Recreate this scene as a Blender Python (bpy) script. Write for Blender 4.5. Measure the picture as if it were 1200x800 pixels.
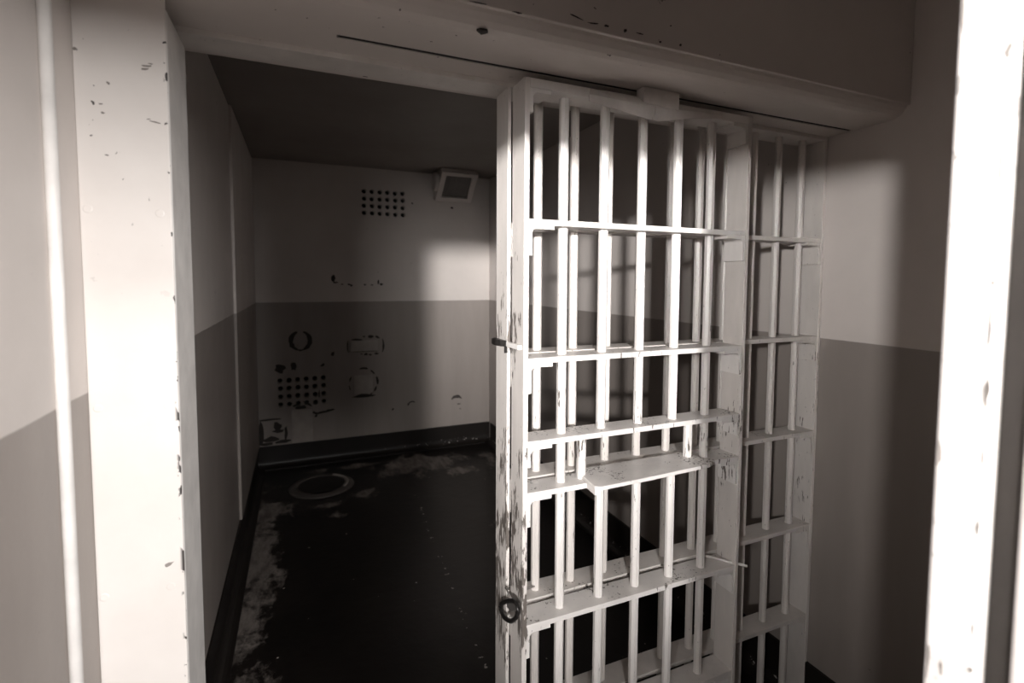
import bpy, bmesh, math, random
from mathutils import Vector, Matrix
random.seed(7)
R = math.radians
scene = bpy.context.scene
for o in list(bpy.data.objects):
    bpy.data.objects.remove(o, do_unlink=True)
COL = scene.collection

# ------------------------------------------------------------------ camera
EYE = 1.666
cam_d = bpy.data.cameras.new('camera')
cam = bpy.data.objects.new('camera', cam_d)
COL.objects.link(cam)
yaw, pitch, roll = R(23.5868), R(3.4301), R(0.3234)
rt = Vector((math.cos(yaw), -math.sin(yaw), 0))
fw = Vector((math.sin(yaw) * math.cos(pitch), math.cos(yaw) * math.cos(pitch), -math.sin(pitch)))
up = rt.cross(fw)
r2 = math.cos(roll) * rt + math.sin(roll) * up
u2 = -math.sin(roll) * rt + math.cos(roll) * up
m = Matrix((r2, u2, -fw)).transposed().to_4x4()
m.translation = Vector((0, 0, EYE))
cam.matrix_world = m
cam_d.sensor_width = 36.0
cam_d.lens = 597.4851 / 1200 * 36.0
cam_d.shift_x = -(611.2573 - 600) / 1200
cam_d.shift_y = -(400 - 362.9323) / 1200
cam_d.clip_start = 0.02
cam_d.dof.use_dof = True
cam_d.dof.focus_distance = 1.55
cam_d.dof.aperture_fstop = 2.8
scene.camera = cam

# ------------------------------------------------------------------ light
w = bpy.data.worlds.new('world')
scene.world = w
w.use_nodes = True
w.node_tree.nodes['Background'].inputs[0].default_value = (1.0, 0.82, 0.73, 1)
w.node_tree.nodes['Background'].inputs[1].default_value = 0.05

def lamp(name, loc, aim, size, power, color=(1, 1, 1), shape='DISK', size_y=None, spread=180):
    d = bpy.data.lights.new(name, 'AREA')
    d.shape = shape
    d.size = size
    if size_y:
        d.size_y = size_y
    d.energy = power
    d.spread = R(spread)
    d.color = color
    o = bpy.data.objects.new(name, d)
    COL.objects.link(o)
    o.location = loc
    o.rotation_euler = (Vector(aim) - Vector(loc)).to_track_quat('-Z', 'Y').to_euler()
    return o

NEUTRAL = (1, 0.98, 0.965)
lamp('corridor_lamp_far', (-1.30, -3.0, 2.08), (0.40, 1.2, 1.97), 0.16, 28, NEUTRAL, spread=39)
lamp('corridor_lamp_left', (-1.43, -1.0, 2.02), (1.4, 1.1, 1.85), 0.14, 8, NEUTRAL, spread=58)
lamp('corridor_fill_right', (1.27, -2.2, 2.12), (-0.3, 1.1, 1.5), 0.7, 170, NEUTRAL, 'RECTANGLE', 0.9)  # added soft fill for column and left wall, no real window behind it
lamp('corridor_fill_left', (-1.05, -3.0, 1.95), (0.6, 1.2, 2.10), 0.40, 11, NEUTRAL, 'RECTANGLE', 0.9, spread=55)  # added upright fill panel softening the light on the bars, not a skylight
lamp('corridor_lamp_high', (0.05, -2.3, 2.85), (0.0, 3.5, 0.7), 0.30, 8, NEUTRAL, spread=70)

scene.view_settings.view_transform = 'Standard'
scene.view_settings.look = 'None'
scene.view_settings.gamma = 1
scene.view_settings.use_curve_mapping = False
scene.view_settings.exposure = 0.0

# ------------------------------------------------------------------ materials
class NT:
    def __init__(s, name):
        s.m = bpy.data.materials.new(name)
        s.m.use_nodes = True
        s.t = s.m.node_tree
        s.b = s.t.nodes['Principled BSDF']
        s.pos = s.t.nodes.new('ShaderNodeNewGeometry').outputs['Position']
    def put(s, sock, v):
        if v is None:
            return
        if isinstance(v, bpy.types.NodeSocket):
            s.t.links.new(v, sock)
        else:
            sock.default_value = v
    def math(s, op, a, b=None, c=None, clamp=False):
        n = s.t.nodes.new('ShaderNodeMath')
        n.operation = op
        n.use_clamp = clamp
        s.put(n.inputs[0], a); s.put(n.inputs[1], b); s.put(n.inputs[2], c)
        return n.outputs[0]
    def vmath(s, op, a, b=None):
        n = s.t.nodes.new('ShaderNodeVectorMath')
        n.operation = op
        s.put(n.inputs[0], a); s.put(n.inputs[1], b)
        return n.outputs['Value'] if op in ('LENGTH', 'DISTANCE', 'DOT_PRODUCT') else n.outputs[0]
    def xyz(s):
        n = s.t.nodes.new('ShaderNodeSeparateXYZ')
        s.put(n.inputs[0], s.pos)
        return n.outputs
    def noise(s, scale, stretch=(1, 1, 1), off=(0, 0, 0), detail=4, rough=.6):
        v = s.vmath('MULTIPLY', s.vmath('ADD', s.pos, off), stretch)
        n = s.t.nodes.new('ShaderNodeTexNoise')
        s.put(n.inputs['Vector'], v)
        n.inputs['Scale'].default_value = scale
        n.inputs['Detail'].default_value = detail
        n.inputs['Roughness'].default_value = rough
        return n.outputs[0]
    def ramp(s, v, a, b, lo=0., hi=1.):
        n = s.t.nodes.new('ShaderNodeMapRange')
        s.put(n.inputs[0], v)
        for i, x in ((1, a), (2, b), (3, lo), (4, hi)):
            s.put(n.inputs[i], x)
        return n.outputs[0]
    def mix(s, f, a, b):
        n = s.t.nodes.new('ShaderNodeMix')
        n.data_type = 'RGBA'
        s.put(n.inputs[0], f)
        s.put(n.inputs[6], a if isinstance(a, bpy.types.NodeSocket) else (*a, 1))
        s.put(n.inputs[7], b if isinstance(b, bpy.types.NodeSocket) else (*b, 1))
        return n.outputs[2]
    def bump(s, h, strength=.3, dist=.004):
        n = s.t.nodes.new('ShaderNodeBump')
        n.inputs['Strength'].default_value = strength
        n.inputs['Distance'].default_value = dist
        s.put(n.inputs['Height'], h)
        s.put(s.b.inputs['Normal'], n.outputs[0])
    def out(s, col, rough, metal=0., spec=.5):
        s.put(s.b.inputs['Base Color'], col if isinstance(col, bpy.types.NodeSocket) else (*col, 1))
        s.put(s.b.inputs['Roughness'], rough)
        s.put(s.b.inputs['Metallic'], metal)
        s.b.inputs['Specular IOR Level'].default_value = spec
        return s.m

LIGHT = (0.62, 0.565, 0.53)
LIGHT2 = (0.54, 0.485, 0.45)
DADO = (0.295, 0.258, 0.235)
DADO2 = (0.20, 0.172, 0.155)
CHIP = (0.035, 0.028, 0.025)
DARK = (0.020, 0.0165, 0.015)

def wall_mat(name, light=LIGHT, dado=1.4537, rough=.42, chips=.735, streak=True, dadoc=DADO):
    t = NT(name)
    z = t.xyz()[2]
    n1 = t.noise(1.6, detail=6)
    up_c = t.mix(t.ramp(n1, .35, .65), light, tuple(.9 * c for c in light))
    n2 = t.noise(4, (1, 1, .16), (3, 1, 0))
    dn_c = t.mix(t.ramp(n2, .35, .65), dadoc, tuple(.84 * c for c in dadoc))
    if dado is not None:
        e = t.math('ADD', z, t.math('MULTIPLY', t.noise(9), .006))
        col = t.mix(t.ramp(e, dado + .0015, dado + .0045), dn_c, up_c)
    else:
        col = up_c
    ch = t.noise(26, (1, 1, 1), (5, 2, 1), 3, .7)
    ch2 = t.noise(2.1, (1, 1, 1), (9, 2, 7), 2)
    k = t.math('MULTIPLY', t.ramp(ch, chips, chips + .015), t.ramp(ch2, .45, .6))
    col = t.mix(k, col, CHIP)
    t.bump(t.math('ADD', t.noise(5, off=(1, 1, 1)), t.math('MULTIPLY', t.noise(90), .12)), .35, .006)
    return t.out(col, t.ramp(n1, .3, .7, rough - .06, rough + .1))

M = {}
M['wall'] = wall_mat('painted_wall_two_tone')
M['panel'] = wall_mat('painted_steel_panel', rough=.34, chips=.70)
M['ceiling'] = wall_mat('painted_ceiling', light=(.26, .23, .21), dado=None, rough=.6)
M['header'] = wall_mat('painted_header', light=(.60, .545, .51), dado=None, rough=.5, chips=.69)
M['outer'] = wall_mat('painted_outer_frame', light=(.72, .67, .64), dado=None, rough=.5, chips=.60)

def column_mat():
    t = NT('painted_column_plate')
    x, y, z = t.xyz()
    n1 = t.noise(3, detail=6)
    col = t.mix(t.ramp(n1, .35, .7), (.74, .695, .66), (.66, .61, .575))
    ch = t.noise(34, (1, 1, 1), (2, 7, 1), 3, .7)
    k = t.math('MULTIPLY', t.ramp(ch, .68, .70), t.ramp(z, 1.6, 2.0, .0, 1.))
    edge = t.ramp(x, -.2275, -.2225)
    nz = t.noise(30, (1, 1, .7), (4, 4, 4), 3, .7)
    low = t.ramp(z, 1.9, 1.1, .64, .52)
    ke = t.math('MULTIPLY', edge, t.math('GREATER_THAN', nz, low))
    col = t.mix(t.math('MAXIMUM', k, ke), col, CHIP)
    t.bump(t.noise(7), .25, .004)
    return t.out(col, .45)
M['column'] = column_mat()

def bar_mat(name, base, wear=.60, lo=.25, hi=1.85):
    """white enamel on iron; worn away by hands between knee and head height"""
    t = NT(name)
    x, y, z = t.xyz()
    n1 = t.noise(14, (1, 1, .3), detail=4)
    col = t.mix(t.ramp(n1, .3, .7), base, tuple(.84 * c for c in base))
    nz = t.noise(120, (1, 1, .16), (3, 8, 2), 4, .6)
    big = t.noise(9, (1, 1, .5), (7, 3, 9), 3)
    band = t.math('MULTIPLY', t.ramp(z, lo, lo + .5), t.ramp(z, hi, hi - .45))
    amt = t.math('MULTIPLY', band, t.ramp(big, .40, .60))
    th = t.math('SUBTRACT', nz, t.math('SUBTRACT', .80, t.math('MULTIPLY', amt, wear)))
    k = t.ramp(th, 0, .03)
    col = t.mix(k, col, (.13, .112, .10))
    fine = t.ramp(t.noise(140, (1, 1, .5), (1, 1, 5), 2), .72, .75)
    col = t.mix(t.math('MULTIPLY', fine, .7), col, CHIP)
    t.bump(t.math('SUBTRACT', t.math('MULTIPLY', t.noise(45, (1, 1, .4)), .4), k), .35, .002)
    return t.out(col, .38)
M['iron'] = bar_mat('worn_white_enamel_iron', (.74, .70, .67), .245)
M['stile'] = bar_mat('scuffed_white_enamel_stile', (.66, .615, .58), .37, .15, 2.0)
M['iron_panel'] = bar_mat('worn_cream_enamel_iron', (.64, .595, .56), .20)

def plain(name, col, rough=.5, metal=0., bump=None):
    t = NT(name)
    c = t.mix(t.ramp(t.noise(12), .3, .7), col, tuple(.78 * q for q in col))
    if bump:
        t.bump(t.noise(bump), .4, .003)
    return t.out(c, rough, metal)
M['plate'] = plain('painted_cover_plate', (.40, .355, .325), .5, bump=30)
M['chip'] = plain('bare_chipped_patch', CHIP, .8, bump=60)
M['cavity'] = plain('recess_shade_black', (.008, .007, .006), .9)  # near-black colour stands for shade inside the header slot and vent holes
M['lampglass'] = plain('dusty_lamp_glass', (.13, .115, .105), .35)
M['black'] = plain('black_rubbery_metal', (.02, .018, .017), .32, .2)
M['groove'] = plain('dirty_shaded_groove', (.05, .043, .038), .8, bump=50)  # dirt plus the shade of the groove, both put into the colour
M['scuff'] = plain('grey_scuff', (.27, .24, .22), .8)
M['steel'] = plain('bare_steel_wire', (.45, .42, .40), .35, .8)
M['pipe'] = plain('white_painted_conduit', (.80, .765, .735), .4)
M['tape'] = plain('painted_hanger_sheet', (.66, .61, .575), .38, bump=18)

def base_mat():
    t = NT('dark_painted_base')
    n = t.noise(30, (1, 1, 2), detail=4)
    x, y, z = t.xyz()
    low = t.math('MULTIPLY', t.ramp(z, .075, .045), t.ramp(z, .02, .04))
    k = t.math('MULTIPLY', t.ramp(n, .63, .67), low)
    k = t.math('MULTIPLY', k, t.ramp(x, .7, 1.0))
    col = t.mix(t.ramp(t.noise(3), .3, .7), (.010, .008, .007), (.015, .012, .0105))
    return t.out(t.mix(k, col, (.52, .48, .45)), .42, spec=.25)
M['base'] = base_mat()

def floor_mat():
    t = NT('worn_dark_painted_floor')
    x, y, z = t.xyz()
    n = t.math('SUBTRACT', t.noise(5.5, (1, .55, 1), detail=8, rough=.7), .5)
    n2 = t.math('SUBTRACT', t.noise(17, off=(4, 4, 0), detail=5), .5)
    wob = t.math('ADD', t.math('MULTIPLY', n, 2.6), t.math('MULTIPLY', n2, .9))
    best = None
    #          centre x, y, radius x, y, gain
    blobs = [(-.25, 3.25, .13, .95, .95), (-.26, 2.2, .12, .75, .85), (-.20, 3.93, .17, .18, 1.0), (.96, 4.50, .33, .20, 1.15),
             (.45, 4.66, .50, .07, .85), (1.27, 4.22, .12, .10, 1.0), (.44, 4.02, .11, .10, .85), (.16, 3.93, .19, .07, .8),
             (.22, 3.72, .10, .07, .7), (1.60, 4.3, .12, .35, .75), (1.35, 3.2, .3, .5, .45), (1.2, 2.3, .3, .3, .5)]
    for cx, cy, rx, ry, g in blobs:
        d = t.vmath('LENGTH', t.vmath('MULTIPLY', t.vmath('SUBTRACT', t.pos, (cx, cy, 0)), (1 / rx, 1 / ry, 0)))
        v = t.math('SUBTRACT', g, t.math('MULTIPLY', d, .62))
        best = v if best is None else t.math('MAXIMUM', best, v)
    worn = t.ramp(t.math('ADD', best, wob), .38, .70)
    # flaked joint between two screeds running towards the back
    lx = t.math('ABSOLUTE', t.math('SUBTRACT', x, t.math('ADD', .605, t.math('MULTIPLY', y, .049))))
    fl = t.math('MULTIPLY', t.ramp(lx, .018, .008), t.ramp(t.noise(30, off=(2, 0, 0), detail=3), .62, .66))
    fl = t.math('MULTIPLY', fl, t.math('MULTIPLY', t.ramp(y, 1.7, 2.0), t.ramp(y, 3.95, 3.8)))
    spk = t.ramp(t.noise(22, off=(8, 3, 0), detail=2), .755, .77)
    paint = t.mix(t.ramp(t.noise(2.2), .35, .7), (.0065, .0052, .0046), (.014, .011, .0095))
    bare = t.mix(t.ramp(t.noise(14, (1, .35, 1), (1, 9, 0), 7, .7), .35, .65), (.22, .193, .174), (.075, .063, .056))
    col = t.mix(worn, paint, bare)
    col = t.mix(t.math('MAXIMUM', fl, spk), col, (.42, .38, .35))
    t.bump(t.math('ADD', t.math('MULTIPLY', worn, -.5), t.noise(14, detail=5)), .3, .005)
    return t.out(col, t.ramp(worn, 0, 1, .34, .62), spec=.3)
M['floor'] = floor_mat()

# ------------------------------------------------------------------ mesh helpers
def link(name, bm, mat, parent=None, bevel=0., smooth=False):
    me = bpy.data.meshes.new(name)
    bmesh.ops.recalc_face_normals(bm, faces=bm.faces)
    if smooth:
        for f in bm.faces:
            f.smooth = True
    bm.to_mesh(me)
    bm.free()
    me.materials.append(M[mat] if isinstance(mat, str) else mat)
    o = bpy.data.objects.new(name, me)
    COL.objects.link(o)
    if parent:
        o.parent = parent
        o.matrix_parent_inverse = Matrix.Translation(-parent.location)
    if bevel:
        md = o.modifiers.new('bevel', 'BEVEL')
        md.width = bevel
        md.segments = 2
        md.limit_method = 'ANGLE'
    return o

def box(x0, x1, y0, y1, z0, z1, bm=None):
    bm = bm or bmesh.new()
    v = [bm.verts.new((x, y, z)) for x in (x0, x1) for y in (y0, y1) for z in (z0, z1)]
    for a in ((0, 1, 3, 2), (4, 6, 7, 5), (0, 4, 5, 1), (2, 3, 7, 6), (0, 2, 6, 4), (1, 5, 7, 3)):
        bm.faces.new([v[i] for i in a])
    return bm

def extrude_x(profile, x0, x1, bm=None):
    """profile: closed list of (y, z)"""
    bm = bm or bmesh.new()
    a = [bm.verts.new((x0, y, z)) for y, z in profile]
    b = [bm.verts.new((x1, y, z)) for y, z in profile]
    n = len(a)
    for i in range(n):
        bm.faces.new((a[i], a[(i + 1) % n], b[(i + 1) % n], b[i]))
    bm.faces.new(a); bm.faces.new(list(reversed(b)))
    return bm

def slab(pts, d, bm=None):
    """closed outline of 3D points thickened by vector d"""
    bm = bm or bmesh.new()
    d = Vector(d)
    a = [bm.verts.new(p) for p in pts]
    b = [bm.verts.new(Vector(p) + d) for p in pts]
    n = len(a)
    for i in range(n):
        bm.faces.new((a[i], a[(i + 1) % n], b[(i + 1) % n], b[i]))
    bm.faces.new(a); bm.faces.new(list(reversed(b)))
    return bm

def rod(p, q, r, n=8, bm=None, turn=.5):
    bm = bm or bmesh.new()
    p, q = Vector(p), Vector(q)
    d = (q - p).normalized()
    s = d.orthogonal().normalized()
    t = d.cross(s)
    A, B = [], []
    for i in range(n):
        an = 2 * math.pi * (i + turn) / n
        o = (s * math.cos(an) + t * math.sin(an)) * r
        A.append(bm.verts.new(p + o)); B.append(bm.verts.new(q + o))
    for i in range(n):
        bm.faces.new((A[i], A[(i + 1) % n], B[(i + 1) % n], B[i]))
    bm.faces.new(A); bm.faces.new(list(reversed(B)))
    return bm

def tube(pts, r, n=8, closed=False, bm=None):
    bm = bm or bmesh.new()
    pts = [Vector(p) for p in pts]
    rings = []
    N = len(pts)
    for i, p in enumerate(pts):
        a = pts[(i - 1) % N] if closed or i > 0 else p
        b = pts[(i + 1) % N] if closed or i < N - 1 else p
        d = (b - a).normalized()
        ref = Vector((0, 0, 1)) if abs(d.z) < .9 else Vector((1, 0, 0))
        s = d.cross(ref).normalized()
        t = s.cross(d)
        rings.append([bm.verts.new(p + (s * math.cos(2 * math.pi * k / n) + t * math.sin(2 * math.pi * k / n)) * r) for k in range(n)])
    for i in range(N if closed else N - 1):
        A, B = rings[i], rings[(i + 1) % N]
        for k in range(n):
            bm.faces.new((A[k], A[(k + 1) % n], B[(k + 1) % n], B[k]))
    if not closed:
        bm.faces.new(rings[0]); bm.faces.new(list(reversed(rings[-1])))
    return bm

def lathe(profile, c, n=40, axis='z'):
    bm = bmesh.new()
    rings = []
    for r, h in profile:
        ring = []
        for k in range(n):
            a = 2 * math.pi * k / n
            v = (r * math.cos(a), r * math.sin(a), h) if axis == 'z' else (h, r * math.cos(a), r * math.sin(a))
            ring.append(bm.verts.new(Vector(c) + Vector(v)))
        rings.append(ring)
    for A, B in zip(rings, rings[1:]):
        for k in range(n):
            bm.faces.new((A[k], A[(k + 1) % n], B[(k + 1) % n], B[k]))
    bm.faces.new(rings[0]); bm.faces.new(list(reversed(rings[-1])))
    return bm

def tag(o, label, cat, group=None):
    o['label'] = label
    o['category'] = cat
    if group:
        o['group'] = group
    return o

def thing(name, loc, label, cat, group=None):
    o = bpy.data.objects.new(name, None)
    COL.objects.link(o)
    o.empty_display_size = .1
    o.location = loc
    return tag(o, label, cat, group)

def struct(name, bm, mat, bevel=0., smooth=False):
    o = link(name, bm, mat, None, bevel, smooth)
    o['kind'] = 'structure'
    return o

# ------------------------------------------------------------------ the setting
XL, XR, YB = -.361, 1.778, 4.90
ZC, ZV = 2.674, 2.95
Y0 = .30                                # inner face of the outer doorway wall
SOFF = 2.188

struct('floor', box(-3.6, 3.6, -4.5, 5.1, -.12, 0), 'floor')
wall_left = struct('wall_left', box(XL - .14, XL, 0.0, 5.04, 0, ZV), 'wall')
struct('wall_right', box(XR, XR + .14, 0.0, 5.04, 0, ZV), 'wall')
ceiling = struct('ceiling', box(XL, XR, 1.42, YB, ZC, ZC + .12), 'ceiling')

# back wall with two rectangular openings for the hole plates
vents = [(.506, .966, 2.215, 2.512), (-.222, .242, .497, .822)]
def back_wall():
    bm = bmesh.new()
    xs = sorted({XL - .14, XR + .14, *[v for a in vents for v in a[:2]]})
    zs = sorted({0, ZV, *[v for a in vents for v in a[2:]]})
    def solid(i, j):
        cx, cz = (xs[i] + xs[i + 1]) / 2, (zs[j] + zs[j + 1]) / 2
        return not any(a[0] < cx < a[1] and a[2] < cz < a[3] for a in vents)
    for i in range(len(xs) - 1):
        for j in range(len(zs) - 1):
            if solid(i, j):
                box(xs[i], xs[i + 1], YB, YB + .14, zs[j], zs[j + 1], bm)
    bmesh.ops.remove_doubles(bm, verts=bm.verts, dist=1e-5)
    return bm
wall_back = struct('wall_back', back_wall(), 'wall')

# steel lining panels along the left wall of the cell; the far one stands proud
for y0, y1, t in ((1.40, 3.437, .006), (3.437, 4.885, .020)):
    link('panel', box(XL, XL + t, y0, y1, .20, ZC - .012), 'panel', wall_left, .002)

# coved dark base
def cove(run):
    h, t, r = .196, .012, .055
    p = [(0, 0), (0, h), (t, h), (t, r + .01)]
    for k in range(1, 7):
        a = k / 6 * math.pi / 2
        p.append((t + r - r * math.cos(a), .01 + r - r * math.sin(a)))
    p += [(t + r, 0)]
    return p
P = cove(0)
def swap(bm, f):
    for v in bm.verts:
        v.co = f(v.co)
    return bm
struct('baseboard_back', extrude_x([(YB - d, z) for d, z in P], XL, XR), 'base')
struct('baseboard_left', swap(extrude_x(P, 1.38, YB - .07), lambda c: Vector((XL + c.y, c.x, c.z))), 'base')
struct('baseboard_right', swap(extrude_x(P, Y0, YB - .07), lambda c: Vector((XR - c.y, c.x, c.z))), 'base')

# header box over the barred front: rounded nose, slot for the sliding door
def header_profile(slot):
    yf, r = 1.022, .055
    p = [(yf, ZV)]
    for k in range(7):
        a = k / 6 * math.pi / 2
        p.append((yf + r - r * math.cos(a), SOFF + r - r * math.sin(a)))
    if slot:
        p += [(1.194, SOFF), (1.194, SOFF + .07), (1.209, SOFF + .07), (1.209, SOFF)]
    return p + [(1.42, SOFF), (1.42, ZV)]
bm = extrude_x(header_profile(False), XL, .085)
extrude_x(header_profile(True), .085, XR, bm)
header = struct('trim_1', bm, 'header')
header['label'] = 'deep painted steel header with rounded nose above the barred front'

link('slot_shade', box(.088, XR - .01, 1.1945, 1.2085, SOFF + .002, SOFF + .05), 'cavity', header)  # black filler strip, the slot's shade put into its colour

link('front_plate', box(XL, XR - .001, 1.016, 1.026, 2.222, ZV), 'header', header, .002)
def chip_y(x, y, z, rx, rz, rot=0, n=9, th=.0016):
    pts = []
    for k in range(n):
        a = -2 * math.pi * k / n
        q = 1 + random.uniform(-.4, .4)
        u, v = rx * q * math.cos(a), rz * q * math.sin(a)
        pts.append((x + u * math.cos(rot) - v * math.sin(rot), y, z + u * math.sin(rot) + v * math.cos(rot)))
    return slab(pts, (0, -th, 0))
for q in ((.285, 2.226, .020, .006, 0), (.345, 2.224, .022, .002, 0), (.43, 2.223, .014, .003, 0), (.45, 2.262, .007, .003, .4), (.57, 2.243, .022, .002, -.2), (.615, 2.238, .016, .002, .1),
          (.65, 2.239, .008, .004, 0), (.70, 2.239, .005, .006, .4), (.74, 2.240, .012, .002, 0), (.80, 2.232, .005, .004, .6), (.86, 2.236, .004, .004, 0), (.83, 2.275, .003, .003, 0)):
    link('paint_chip', chip_y(q[0], 1.016, q[1], .75 * q[2], .6 * q[3], q[4]), 'chip', header)
link('paint_chip', slab([(.352, 1.052, 2.1905), (.358, 1.046, 2.1915), (.374, 1.045, 2.1915), (.378, 1.052, 2.1905), (.366, 1.062, 2.189)], (0, 0, -.004)), 'chip', header)

# lock column left of the doorway: cover plate with plugged screws over a steel box
col = struct('trim_2', box(XL, -.2207, 1.1724, 1.179, 0, SOFF), 'column', .0015)
col['label'] = 'white painted steel column cover plate left of the doorway'
link('column_box', box(XL, -.242, 1.179, 1.371, 0, SOFF), 'header', col)
for x, z in ((-.349, 1.789), (-.240, 1.787), (-.347, 1.422), (-.238, 1.417), (-.350, 1.058), (-.244, 1.054), (-.348, .69), (-.243, .69)):
    b = lathe([(.0078, 0), (.0078, .0004), (.0060, .0009)], (0, 0, 0), 14)
    swap(b, lambda c, x=x, z=z: Vector((x + c.x, 1.1724 - c.z, z + c.y)))
    link('screw_plug', b, 'column', col, smooth=False)

for q in ((-.252, 2.058, .008, .0016, .1), (-.256, 2.052, .006, .0022, .3), (-.246, 2.063, .006, .0012, 0), (-.244, 1.957, .009, .0014, -.2), (-.252, 1.961, .004, .0010, .3), (-.311, 2.017, .002, .003, .5),
          (-.323, 1.979, .003, .0015, 0), (-.321, 1.964, .0025, .002, 0), (-.317, 1.888, .003, .0012, -.3), (-.349, 1.792, .005, .0016, .5), (-.3565, 2.07, .003, .003, 0), (-.246, 1.10, .008, .003, .4), (-.332, 2.01, .0012, .001, 0)):
    link('paint_chip', chip_y(q[0], 1.1724, q[1], q[2], q[3], q[4], th=.0006), 'scuff', col)
# outer doorway: right-hand wall end with a chipped steel flange, left-hand return, high lintel
outer = struct('wall_front', box(.655, XR + .14, -.0, .30, 0, ZV), 'outer')
link('groove_shade_strip', box(.625, .656, .236, .263, 0, ZV), 'groove', outer)  # added dark strip, groove shade and dirt as colour
fl = struct('trim_3', box(.600, .660, .262, .304, 0, ZV), 'outer', .004)
fl['label'] = 'bright white steel edge of the outer doorway close to the camera'
for k in range(20):
    right = k % 4 != 0
    y_ = (.2628 if right else .2995) + random.uniform(-.0008, .0008)
    if k in (5, 11):
        y_ = .287 - .006 * (k == 5)
    z_ = random.uniform(.95, 2.0)
    ry, rz = random.uniform(.0008, .0024), random.uniform(.003, .022)
    pts = []
    for j in range(9):
        a = 2 * math.pi * j / 9
        q = 1 + random.uniform(-.6, .5)
        pts.append((.600, y_ + ry * q * math.cos(a), z_ + rz * q * math.sin(a)))
    link('paint_chip', slab(pts, (-.0006, 0, 0)), 'scuff', fl)
struct('trim_4', box(.606, .64, -.02, .237, 0, ZV), 'outer', .004)
struct('trim_5', box(XL, .615, 0.0, .28, 2.03, ZV), 'outer')
struct('wall_outer', box(-3.6, XL, 0.0, .28, 0, ZV), 'outer')

# ------------------------------------------------------------------ barred sliding door
ZB = dict(a=1.8124, b=1.4545, slot=1.2357, c=1.0984, d=.7379, e=.3817, f=.03)
TH = .0075
DY0, DY1 = 1.187, 1.268
DX0, DX1 = .5245, 1.2924
door = thing('barred_sliding_door', (.908, 1.228, 0), 'white barred sliding door with a food tray, pushed open beside the doorway', 'door')
for x, mt in ((DX0, 'stile'), (DX1 - .014, 'iron_panel')):
    link('stile', box(x, x + .014, DY0, DY1, .012, 2.1695), mt, door, .0015)
link('top_rail', box(DX0 + .014, DX1 - .014, DY0 + .001, DY1, 2.145, 2.1695), 'iron', door, .0015)
for k in ('a', 'b', 'slot', 'c', 'd', 'e', 'f'):
    z = ZB[k]
    link('crossbar', box(DX0 + .014, DX1 - .014, DY0 + .001, DY1, z - TH, z + TH), 'iron', door, .0015)

def bars(parent, mat, xs, y, z0, z1, r=.0135):
    first = None
    for x in xs:
        if first is None:
            bm = rod((0, 0, z0), (0, 0, z1), r, 8)
            first = link('bar', bm, mat, parent)
            o = first
        else:
            o = first.copy()
            COL.objects.link(o)
        o.parent = parent
        o.matrix_parent_inverse = Matrix.Identity(4)
        o.location = Vector((x, y, 0)) - parent.location
    return first
yb = 1.228
bars(door, 'iron', (.657, 1.170), yb, .03, 2.150)
bars(door, 'iron', (.785, .914, 1.042), yb, ZB['slot'], 2.150)
bars(door, 'iron', (.785, .914, 1.042), yb, .03, ZB['c'])
bars(door, 'iron', (.723, 1.105), yb, ZB['c'], ZB['slot'])

def bracket(parent, x, s, z, y0, y1, mat, leg=.072, drop=.078):
    """angle cleat below a crossbar end; s = +1 when the stile is to its left"""
    t = .010
    q = [(0, 0), (0, -drop), (t, -drop), (t, -t - .008), (t + .004, -t - .002), (t + .010, -t), (leg, -t), (leg, 0)]
    link('corner_bracket', slab([(x + s * a, y0, z + b) for a, b in q], (0, y1 - y0, 0)), mat, parent, .001)
for k in ('a', 'b', 'slot', 'c', 'd', 'e'):
    for x, s in ((DX0 + .014, 1), (DX1 - .014, -1)):
        bracket(door, x, s, ZB[k] - TH, DY0 + .002, DY1 - .004, 'iron', drop=.055 if k == 'slot' else .078)
for x, s in ((DX0 + .014, 1), (DX1 - .014, -1)):
    bracket(door, x, s, 2.145, DY0 + .002, DY1 - .004, 'iron', leg=.06, drop=.06)

# folding food tray resting on the crossbar below the slot
tz = ZB['c'] + TH
tray = link('food_tray', slab([(.712, 1.138, tz), (.725, 1.128, tz), (.90, 1.133, tz), (1.12, 1.146, tz), (1.136, 1.152, tz), (1.136, 1.264, tz), (.724, 1.264, tz)], (0, 0, .011)), 'iron', door, .002)
link('tray_lip', slab([(.714, 1.139, tz), (.722, 1.139, tz), (.730, 1.262, tz), (.722, 1.262, tz)], (0, 0, -.014)), 'iron', tray)

# hanger on the top rail with a bent sheet below it
hg = link('hanger_block', slab([(.861, 1.158, 2.146), (.861, 1.158, 2.1865), (.982, 1.158, 2.1865), (.982, 1.158, 2.137)], (0, .034, 0)), 'tape', door, .002)
top = [(.712, 2.166, 1.186), (.79, 2.166, 1.184), (.865, 2.165, 1.184), (.93, 2.165, 1.184), (1.03, 2.165, 1.184), (1.165, 2.166, 1.185)]
midp = [(.703, 2.148, 1.178), (.79, 2.140, 1.164), (.865, 2.134, 1.152), (.915, 2.134, 1.152), (1.03, 2.146, 1.170), (1.165, 2.155, 1.183)]
bot = [(.706, 2.132, 1.182), (.79, 2.116, 1.168), (.875, 2.099, 1.152), (.905, 2.098, 1.154), (1.03, 2.126, 1.172), (1.165, 2.147, 1.184)]
bm = bmesh.new()
g = [[bm.verts.new((x, y, z)) for x, z, y in row] for row in (top, midp, bot)]
for r_ in range(2):
    for i in range(5):
        bm.faces.new((g[r_][i], g[r_][i + 1], g[r_ + 1][i + 1], g[r_ + 1][i]))
sh = link('hanger_sheet', bm, 'tape', door)
md = sh.modifiers.new('solid', 'SOLIDIFY'); md.thickness = .004; md.offset = 0
link('fold', tube([(.884, 1.149, 2.101), (.892, 1.146, 2.116), (.897, 1.151, 2.134)], .0030, 6), 'tape', sh)
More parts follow.
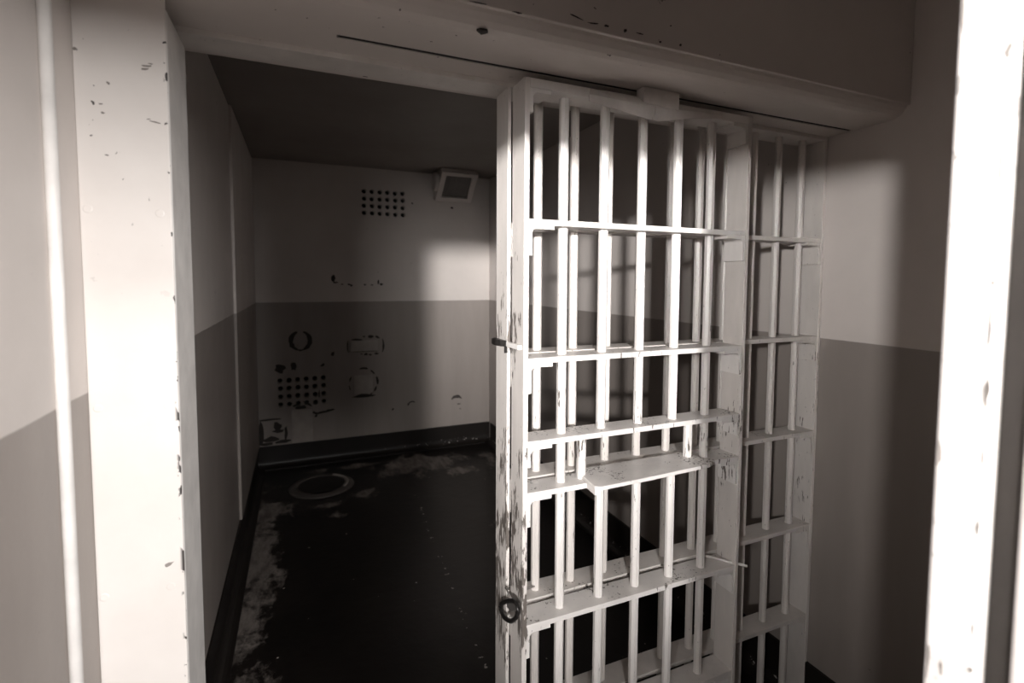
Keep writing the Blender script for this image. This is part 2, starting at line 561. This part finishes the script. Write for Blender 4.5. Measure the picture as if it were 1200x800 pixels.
link('latch_rod', rod((1.205, 1.268, .757), (1.315, 1.172, .742), .0042, 8), 'iron', door)

# ------------------------------------------------------------------ fixed barred partition
PY0, PY1 = 1.2866, 1.371
PX0, PX1 = .5189, XR - .002
par = thing('barred_partition', (1.15, 1.329, 0), 'fixed partition of vertical iron bars behind the sliding door, with doorway frame', 'bars')
link('door_jamb', box(-.2365, -.2225, 1.193, PY1, 0, 2.1754), 'pipe', par, .0015)
link('top_rail', box(-.2365, PX1, PY0, PY1, 2.1754, 2.189), 'iron_panel', par, .0015)
link('stile', box(PX0, PX0 + .010, PY0, PY1, 0, 2.1754), 'stile', par, .0015)
link('stile', box(PX1 - .014, PX1, PY0, PY1, 0, 2.1754), 'iron_panel', par, .0015)
for k in ('a', 'b', 'c', 'd', 'e', 'f'):
    z = ZB[k]
    link('crossbar', box(PX0 + .014, PX1 - .014, PY0 + .001, PY1, z - TH, z + TH), 'iron_panel', par, .0015)
    if k != 'f':
        for x, s in ((PX0 + .014, 1), (PX1 - .014, -1)):
            bracket(par, x, s, z - TH, PY0 + .002, PY1 - .004, 'iron_panel')
bars(par, 'iron_panel', [.629 + .1185 * i for i in range(10)], 1.329, .03, 2.18, .0130)

# ties lashing door and post together
tie = thing('strap_clip', (.51, 1.28, 1.478), 'dark metal clip hooked round the door post at shoulder height', 'clip')
link('hook', slab([(.5165, 1.362, 1.482), (.506, 1.365, 1.482), (.498, 1.352, 1.482), (.497, 1.318, 1.482), (.503, 1.296, 1.482), (.5165, 1.282, 1.482)], (0, 0, .017)), 'black', tie, .002)
link('tab', slab([(.5225, 1.276, 1.484), (.511, 1.276, 1.484), (.511, 1.194, 1.484), (.5225, 1.190, 1.484)], (0, 0, .013)), 'pipe', tie, .002)
link('pin', rod((.512, 1.279, 1.466), (.512, 1.279, 1.486), .0045), 'black', tie)
loop = thing('cable_lock', (.51, 1.27, .77), 'black cable lock looped round the door edge low down, with a thin wire', 'lock')
key = [(.508, 1.298, .746), (.507, 1.292, .731), (.506, 1.266, .729), (.505, 1.216, .750), (.506, 1.178, .788), (.507, 1.172, .812), (.509, 1.199, .815), (.510, 1.247, .787)]
pts = []
for k in range(8):                       # rounded closed loop through the key points
    a, b, c, d = (Vector(key[(k + q) % 8]) for q in (-1, 0, 1, 2))
    for u in (0, 1 / 3, 2 / 3):
        pts.append(.5 * (2 * b + (c - a) * u + (2 * a - 5 * b + 4 * c - d) * u * u + (3 * b - a - 3 * c + d) * u ** 3))
link('loop', tube(pts, .0062, 8, True), 'black', loop, smooth=True)
link('lock_body', slab([(.511, 1.262, .757), (.511, 1.224, .768), (.511, 1.192, .795), (.511, 1.200, .806), (.511, 1.236, .788), (.511, 1.268, .770)], (.012, 0, 0)), 'steel', loop, .003)
link('wire', tube([(.508, 1.222, .806), (.510, 1.262, .812), (.513, 1.277, .806), (.530, 1.278, .795), (.580, 1.296, .772), (.640, 1.330, .754)], .0028, 6), 'steel', loop, smooth=True)

# ------------------------------------------------------------------ left vestibule wall
c = link('conduit_pipe', tube([(XL + .008, 1.041, 0.0), (XL + .008, 1.041, ZV)], .0095, 10), 'pipe', smooth=True)
tag(c, 'thin white painted conduit running up the left wall beside the column', 'pipe')

# ------------------------------------------------------------------ back wall fittings
def vent(a, label):
    x0, x1, z0, z1 = a
    t = thing('vent_grille', ((x0 + x1) / 2, YB, z0), label, 'vent', 'hole grilles in the back wall')
    nx, nz = 6, 4
    mx, mz = .020, .018
    px = (x1 - x0 - 2 * mx) / nx
    pz = (z1 - z0 - 2 * mz) / nz
    bm = bmesh.new()
    n = 12
    r = .0215
    for i in range(nx):
        for j in range(nz):
            cx, cz = x0 + mx + (i + .5) * px, z0 + mz + (j + .5) * pz
            jx, jz = cx + random.uniform(-.002, .002), cz + random.uniform(-.002, .002)
            sq = []
            for k in range(n):
                an = 2 * math.pi * k / n
                dx, dz = math.cos(an), math.sin(an)
                s = min(px / 2 / max(abs(dx), 1e-6), pz / 2 / max(abs(dz), 1e-6))
                sq.append((cx + dx * s, cz + dz * s))
            # push the ring's diagonal points out to the cell corners
            for q in range(4):
                sx, sz = (1, 1, -1, -1)[q], (1, -1, 1, -1)[q]
                best = min(range(n), key=lambda k: (sq[k][0] - cx - sx * px / 2) ** 2 + (sq[k][1] - cz - sz * pz / 2) ** 2)
                sq[best] = (cx + sx * px / 2, cz + sz * pz / 2)
            A = [bm.verts.new((x, YB, z)) for x, z in sq]
            B = [bm.verts.new((jx + r * math.cos(2 * math.pi * k / n), YB, jz + r * math.sin(2 * math.pi * k / n))) for k in range(n)]
            C = [bm.verts.new((v.co.x, YB + .05, v.co.z)) for v in B]
            for k in range(n):
                bm.faces.new((A[k], A[(k + 1) % n], B[(k + 1) % n], B[k]))
                bm.faces.new((B[k], B[(k + 1) % n], C[(k + 1) % n], C[k]))
    for q in ((x0, x1, z0, z0 + mz), (x0, x1, z1 - mz, z1), (x0, x0 + mx, z0 + mz, z1 - mz), (x1 - mx, x1, z0 + mz, z1 - mz)):
        bm.faces.new([bm.verts.new(p) for p in ((q[0], YB, q[2]), (q[1], YB, q[2]), (q[1], YB, q[3]), (q[0], YB, q[3]))])
    me = link('hole_plate', bm, 'wall', t)
    link('duct', box(x0, x1, YB + .05, YB + .13, z0, z1), 'cavity', t)  # solid near-black block, shade behind the holes given as colour
vent(vents[0], 'square grid of round vent holes high on the back wall')
vent(vents[1], 'grid of round vent holes low on the back wall above the floor ring')

def blob(x, z, rx, rz, th=.0016, n=11, rough=.35, rot=0):
    pts = []
    for k in range(n):
        a = -2 * math.pi * k / n
        s = 1.25 + random.uniform(-rough, rough)
        u, v = rx * s * math.cos(a), rz * s * math.sin(a)
        pts.append((x + u * math.cos(rot) - v * math.sin(rot), YB, z + u * math.sin(rot) + v * math.cos(rot)))
    return slab(pts, (0, -th, 0))

def arc_chip(cx, cz, rx, rz, a0, a1, w, th=.0016, n=10):
    """a crescent of missing paint"""
    o, i = [], []
    for k in range(n + 1):
        t = k / n
        a = R(a0 + (a1 - a0) * t)
        ww = w * (math.sin(math.pi * min(max(t, .06), .94)) ** .5) * random.uniform(.7, 1.2)
        o.append((cx + (rx + ww / 2) * math.cos(a), YB, cz + (rz + ww / 2) * math.sin(a)))
        i.append((cx + (rx - ww / 2) * math.cos(a), YB, cz + (rz - ww / 2) * math.sin(a)))
    return slab(o + i[::-1], (0, -th, 0))

def plate(x0, x1, z0, z1, label, chips, th=.011):
    t = thing('cover_plate', ((x0 + x1) / 2, YB, z0), label, 'plate', 'blanking plates on the back wall')
    link('plate', box(x0, x1, YB - th, YB, z0, z1), 'plate', t, .002)
    for b in chips:
        link('chipped_paint', b, 'chip', t)
    return t
p = plate(-.042, .050, 1.063, 1.160, 'small square blanking plate with dark crescents, left above the low vent holes',
      [arc_chip(.003, 1.112, .078, .082, 108, 252, .042), arc_chip(.003, 1.112, .078, .082, -72, 72, .042), arc_chip(.003, 1.112, .075, .085, 245, 300, .014)])
link('backing', lathe([(.088, 0), (.088, .004), (.084, .005)], (0, 0, 0), 28), 'wall', p)
bk = p.children[-1]
swap_me = bk.data
for v in swap_me.vertices:
    c = v.co.copy()
    v.co = Vector((.003 + c.x, YB - c.z * .3, 1.112 + c.y))
plate(.425, .668, .992, 1.092, 'wide rectangular blanking plate with chipped edges on the back wall',
      [arc_chip(.41, 1.04, .012, .06, 110, 250, .012), arc_chip(.70, 1.04, .02, .07, -70, 60, .018), blob(.48, 1.100, .034, .009), blob(.60, 1.125, .022, .010), blob(.665, 1.118, .018, .008, rot=-.4),
       blob(.545, 1.128, .010, .006), blob(.56, .962, .015, .007), blob(.60, .956, .012, .007), blob(.655, .964, .018, .007), blob(.52, .966, .008, .004), blob(.545, .990, .10, .006)])
plate(.452, .617, .597, .768, 'larger square blanking plate inside a ring of chips, lower right of the vent holes',
      [arc_chip(.535, .69, .122, .142, 70, 108, .020), arc_chip(.535, .69, .122, .140, 35, 58, .016), arc_chip(.535, .69, .128, .135, -8, 24, .024), arc_chip(.535, .69, .120, .135, -38, -15, .018),
       arc_chip(.535, .69, .125, .132, 148, 170, .014), arc_chip(.535, .69, .128, .132, 185, 205, .010), blob(.535, .572, .078, .014), arc_chip(.535, .69, .115, .130, -60, -40, .012)])
t = plate(-.080, .092, .200, .500, 'tall pale blanking plate standing on the black base under the vent holes',
      [blob(.0, .512, .036, .016), blob(-.05, .535, .02, .008, rot=.5), blob(.05, .545, .03, .008, rot=-.7)], .006)
# bare patch and scars that belong to the wall itself
for b in ([blob(-.325, .30, .022, .085), blob(-.265, .43, .07, .008), blob(-.195, .36, .028, .035, rot=.4), blob(-.19, .32, .04, .012), blob(-.24, .255, .05, .02), blob(-.16, .225, .05, .012),
           blob(-.29, .215, .05, .012), blob(-.13, .29, .010, .05),
           blob(.285, 1.665, .013, .030), blob(.305, 1.628, .02, .006), blob(.42, 1.610, .012, .006), blob(.44, 1.602, .009, .008), blob(.56, 1.608, .010, .006), blob(.68, 1.632, .006, .016), blob(.705, 1.612, .013, .008),
           blob(.62, 1.606, .012, .004), blob(.36, 1.612, .010, .004),
           blob(-.165, .873, .032, .030), blob(-.055, .885, .020, .028), blob(.185, .885, .018, .010, rot=.5),
           blob(.15, .62, .006, .03), blob(.19, .455, .055, .010, rot=.12), blob(.115, .452, .022, .008, rot=-.5), blob(.12, .425, .010, .010), blob(.245, .467, .025, .008),
           arc_chip(.985, .455, .030, .022, 30, 175, .016), blob(.948, .452, .007, .010), arc_chip(1.431, .452, .050, .036, 15, 165, .030), blob(1.455, .41, .014, .004), blob(1.47, .36, .010, .003),
           blob(.27, .98, .013, .014), blob(.80, .42, .008, .008), blob(1.0, 2.38, .007, .007), blob(1.39, 2.36, .012, .008)]):
    link('paint_chip', b, 'chip', wall_back)

# wedge-shaped lamp housing where back wall meets ceiling
lf = thing('corner_lamp', (1.38, 4.75, 2.42), 'square wedge-shaped lamp housing at the top of the back wall', 'lamp')
T0, T1 = Vector((1.209, 4.600, 2.655)), Vector((1.556, 4.600, 2.655))
B0, B1 = Vector((1.205, 4.850, 2.425)), Vector((1.560, 4.850, 2.425))
bm = slab([(T0.x, T0.y, T0.z), (B0.x, B0.y, B0.z), (B0.x, YB, 2.425), (B0.x, YB, ZC), (T0.x, T0.y, ZC)], (T1.x - T0.x, 0, 0))
link('housing', bm, 'header', lf, .003)
nrm = (B0 - T0).cross(T1 - T0).normalized()
if nrm.y > 0:
    nrm = -nrm
def on_face(u, v, h):
    return (T0.lerp(T1, u)).lerp(B0.lerp(B1, u), v) + nrm * h
def face_bar(u0, u1, v0, v1, h):
    return slab([on_face(u0, v0, 0), on_face(u1, v0, 0), on_face(u1, v1, 0), on_face(u0, v1, 0)], nrm * h)
for q in ((0, 1, 0, .12), (0, 1, .86, 1), (0, .14, .12, .86), (.86, 1, .12, .86)):
    link('frame', face_bar(*q, .028), 'wall', lf, .002)
gl = link('lamp_glass', face_bar(.15, .85, .13, .85, .006), 'lampglass', lf)
for i in range(1, 5):
    link('guard_wire', tube([on_face(.15 + .14 * i, .13, .010), on_face(.15 + .14 * i, .85, .010)], .0025, 6), 'lampglass', lf)
link('socket_box', lathe([(.060, 0), (.085, .012), (.085, .040), (.078, .048)], (1.157, 4.74, 2.57), 24, 'x'), 'wall', lf)

# ------------------------------------------------------------------ floor ring
fr = thing('floor_drain', (.137, 4.305, 0), 'round raised toilet ring left in the dark floor near the back wall', 'drain')
link('ring', lathe([(.250, .001), (.236, .012), (.205, .018), (.180, .016), (.172, .004)], (.137, 4.305, 0), 48), plain('worn_ring', (.085, .073, .066), .5, bump=30), fr, smooth=True)
link('bowl', lathe([(.172, .017), (.160, .0175), (.02, .0175)], (.137, 4.305, 0), 48), 'base', fr)
ring2 = [(.137 + .196 * math.cos(R(a)), 4.305 + .196 * math.sin(R(a)), .018) for a in range(-35, 62, 6)]
link('worn_edge', tube(ring2, .012, 6), plain('bare_ring_edge', (.30, .265, .24), .6, bump=40), fr, smooth=True)
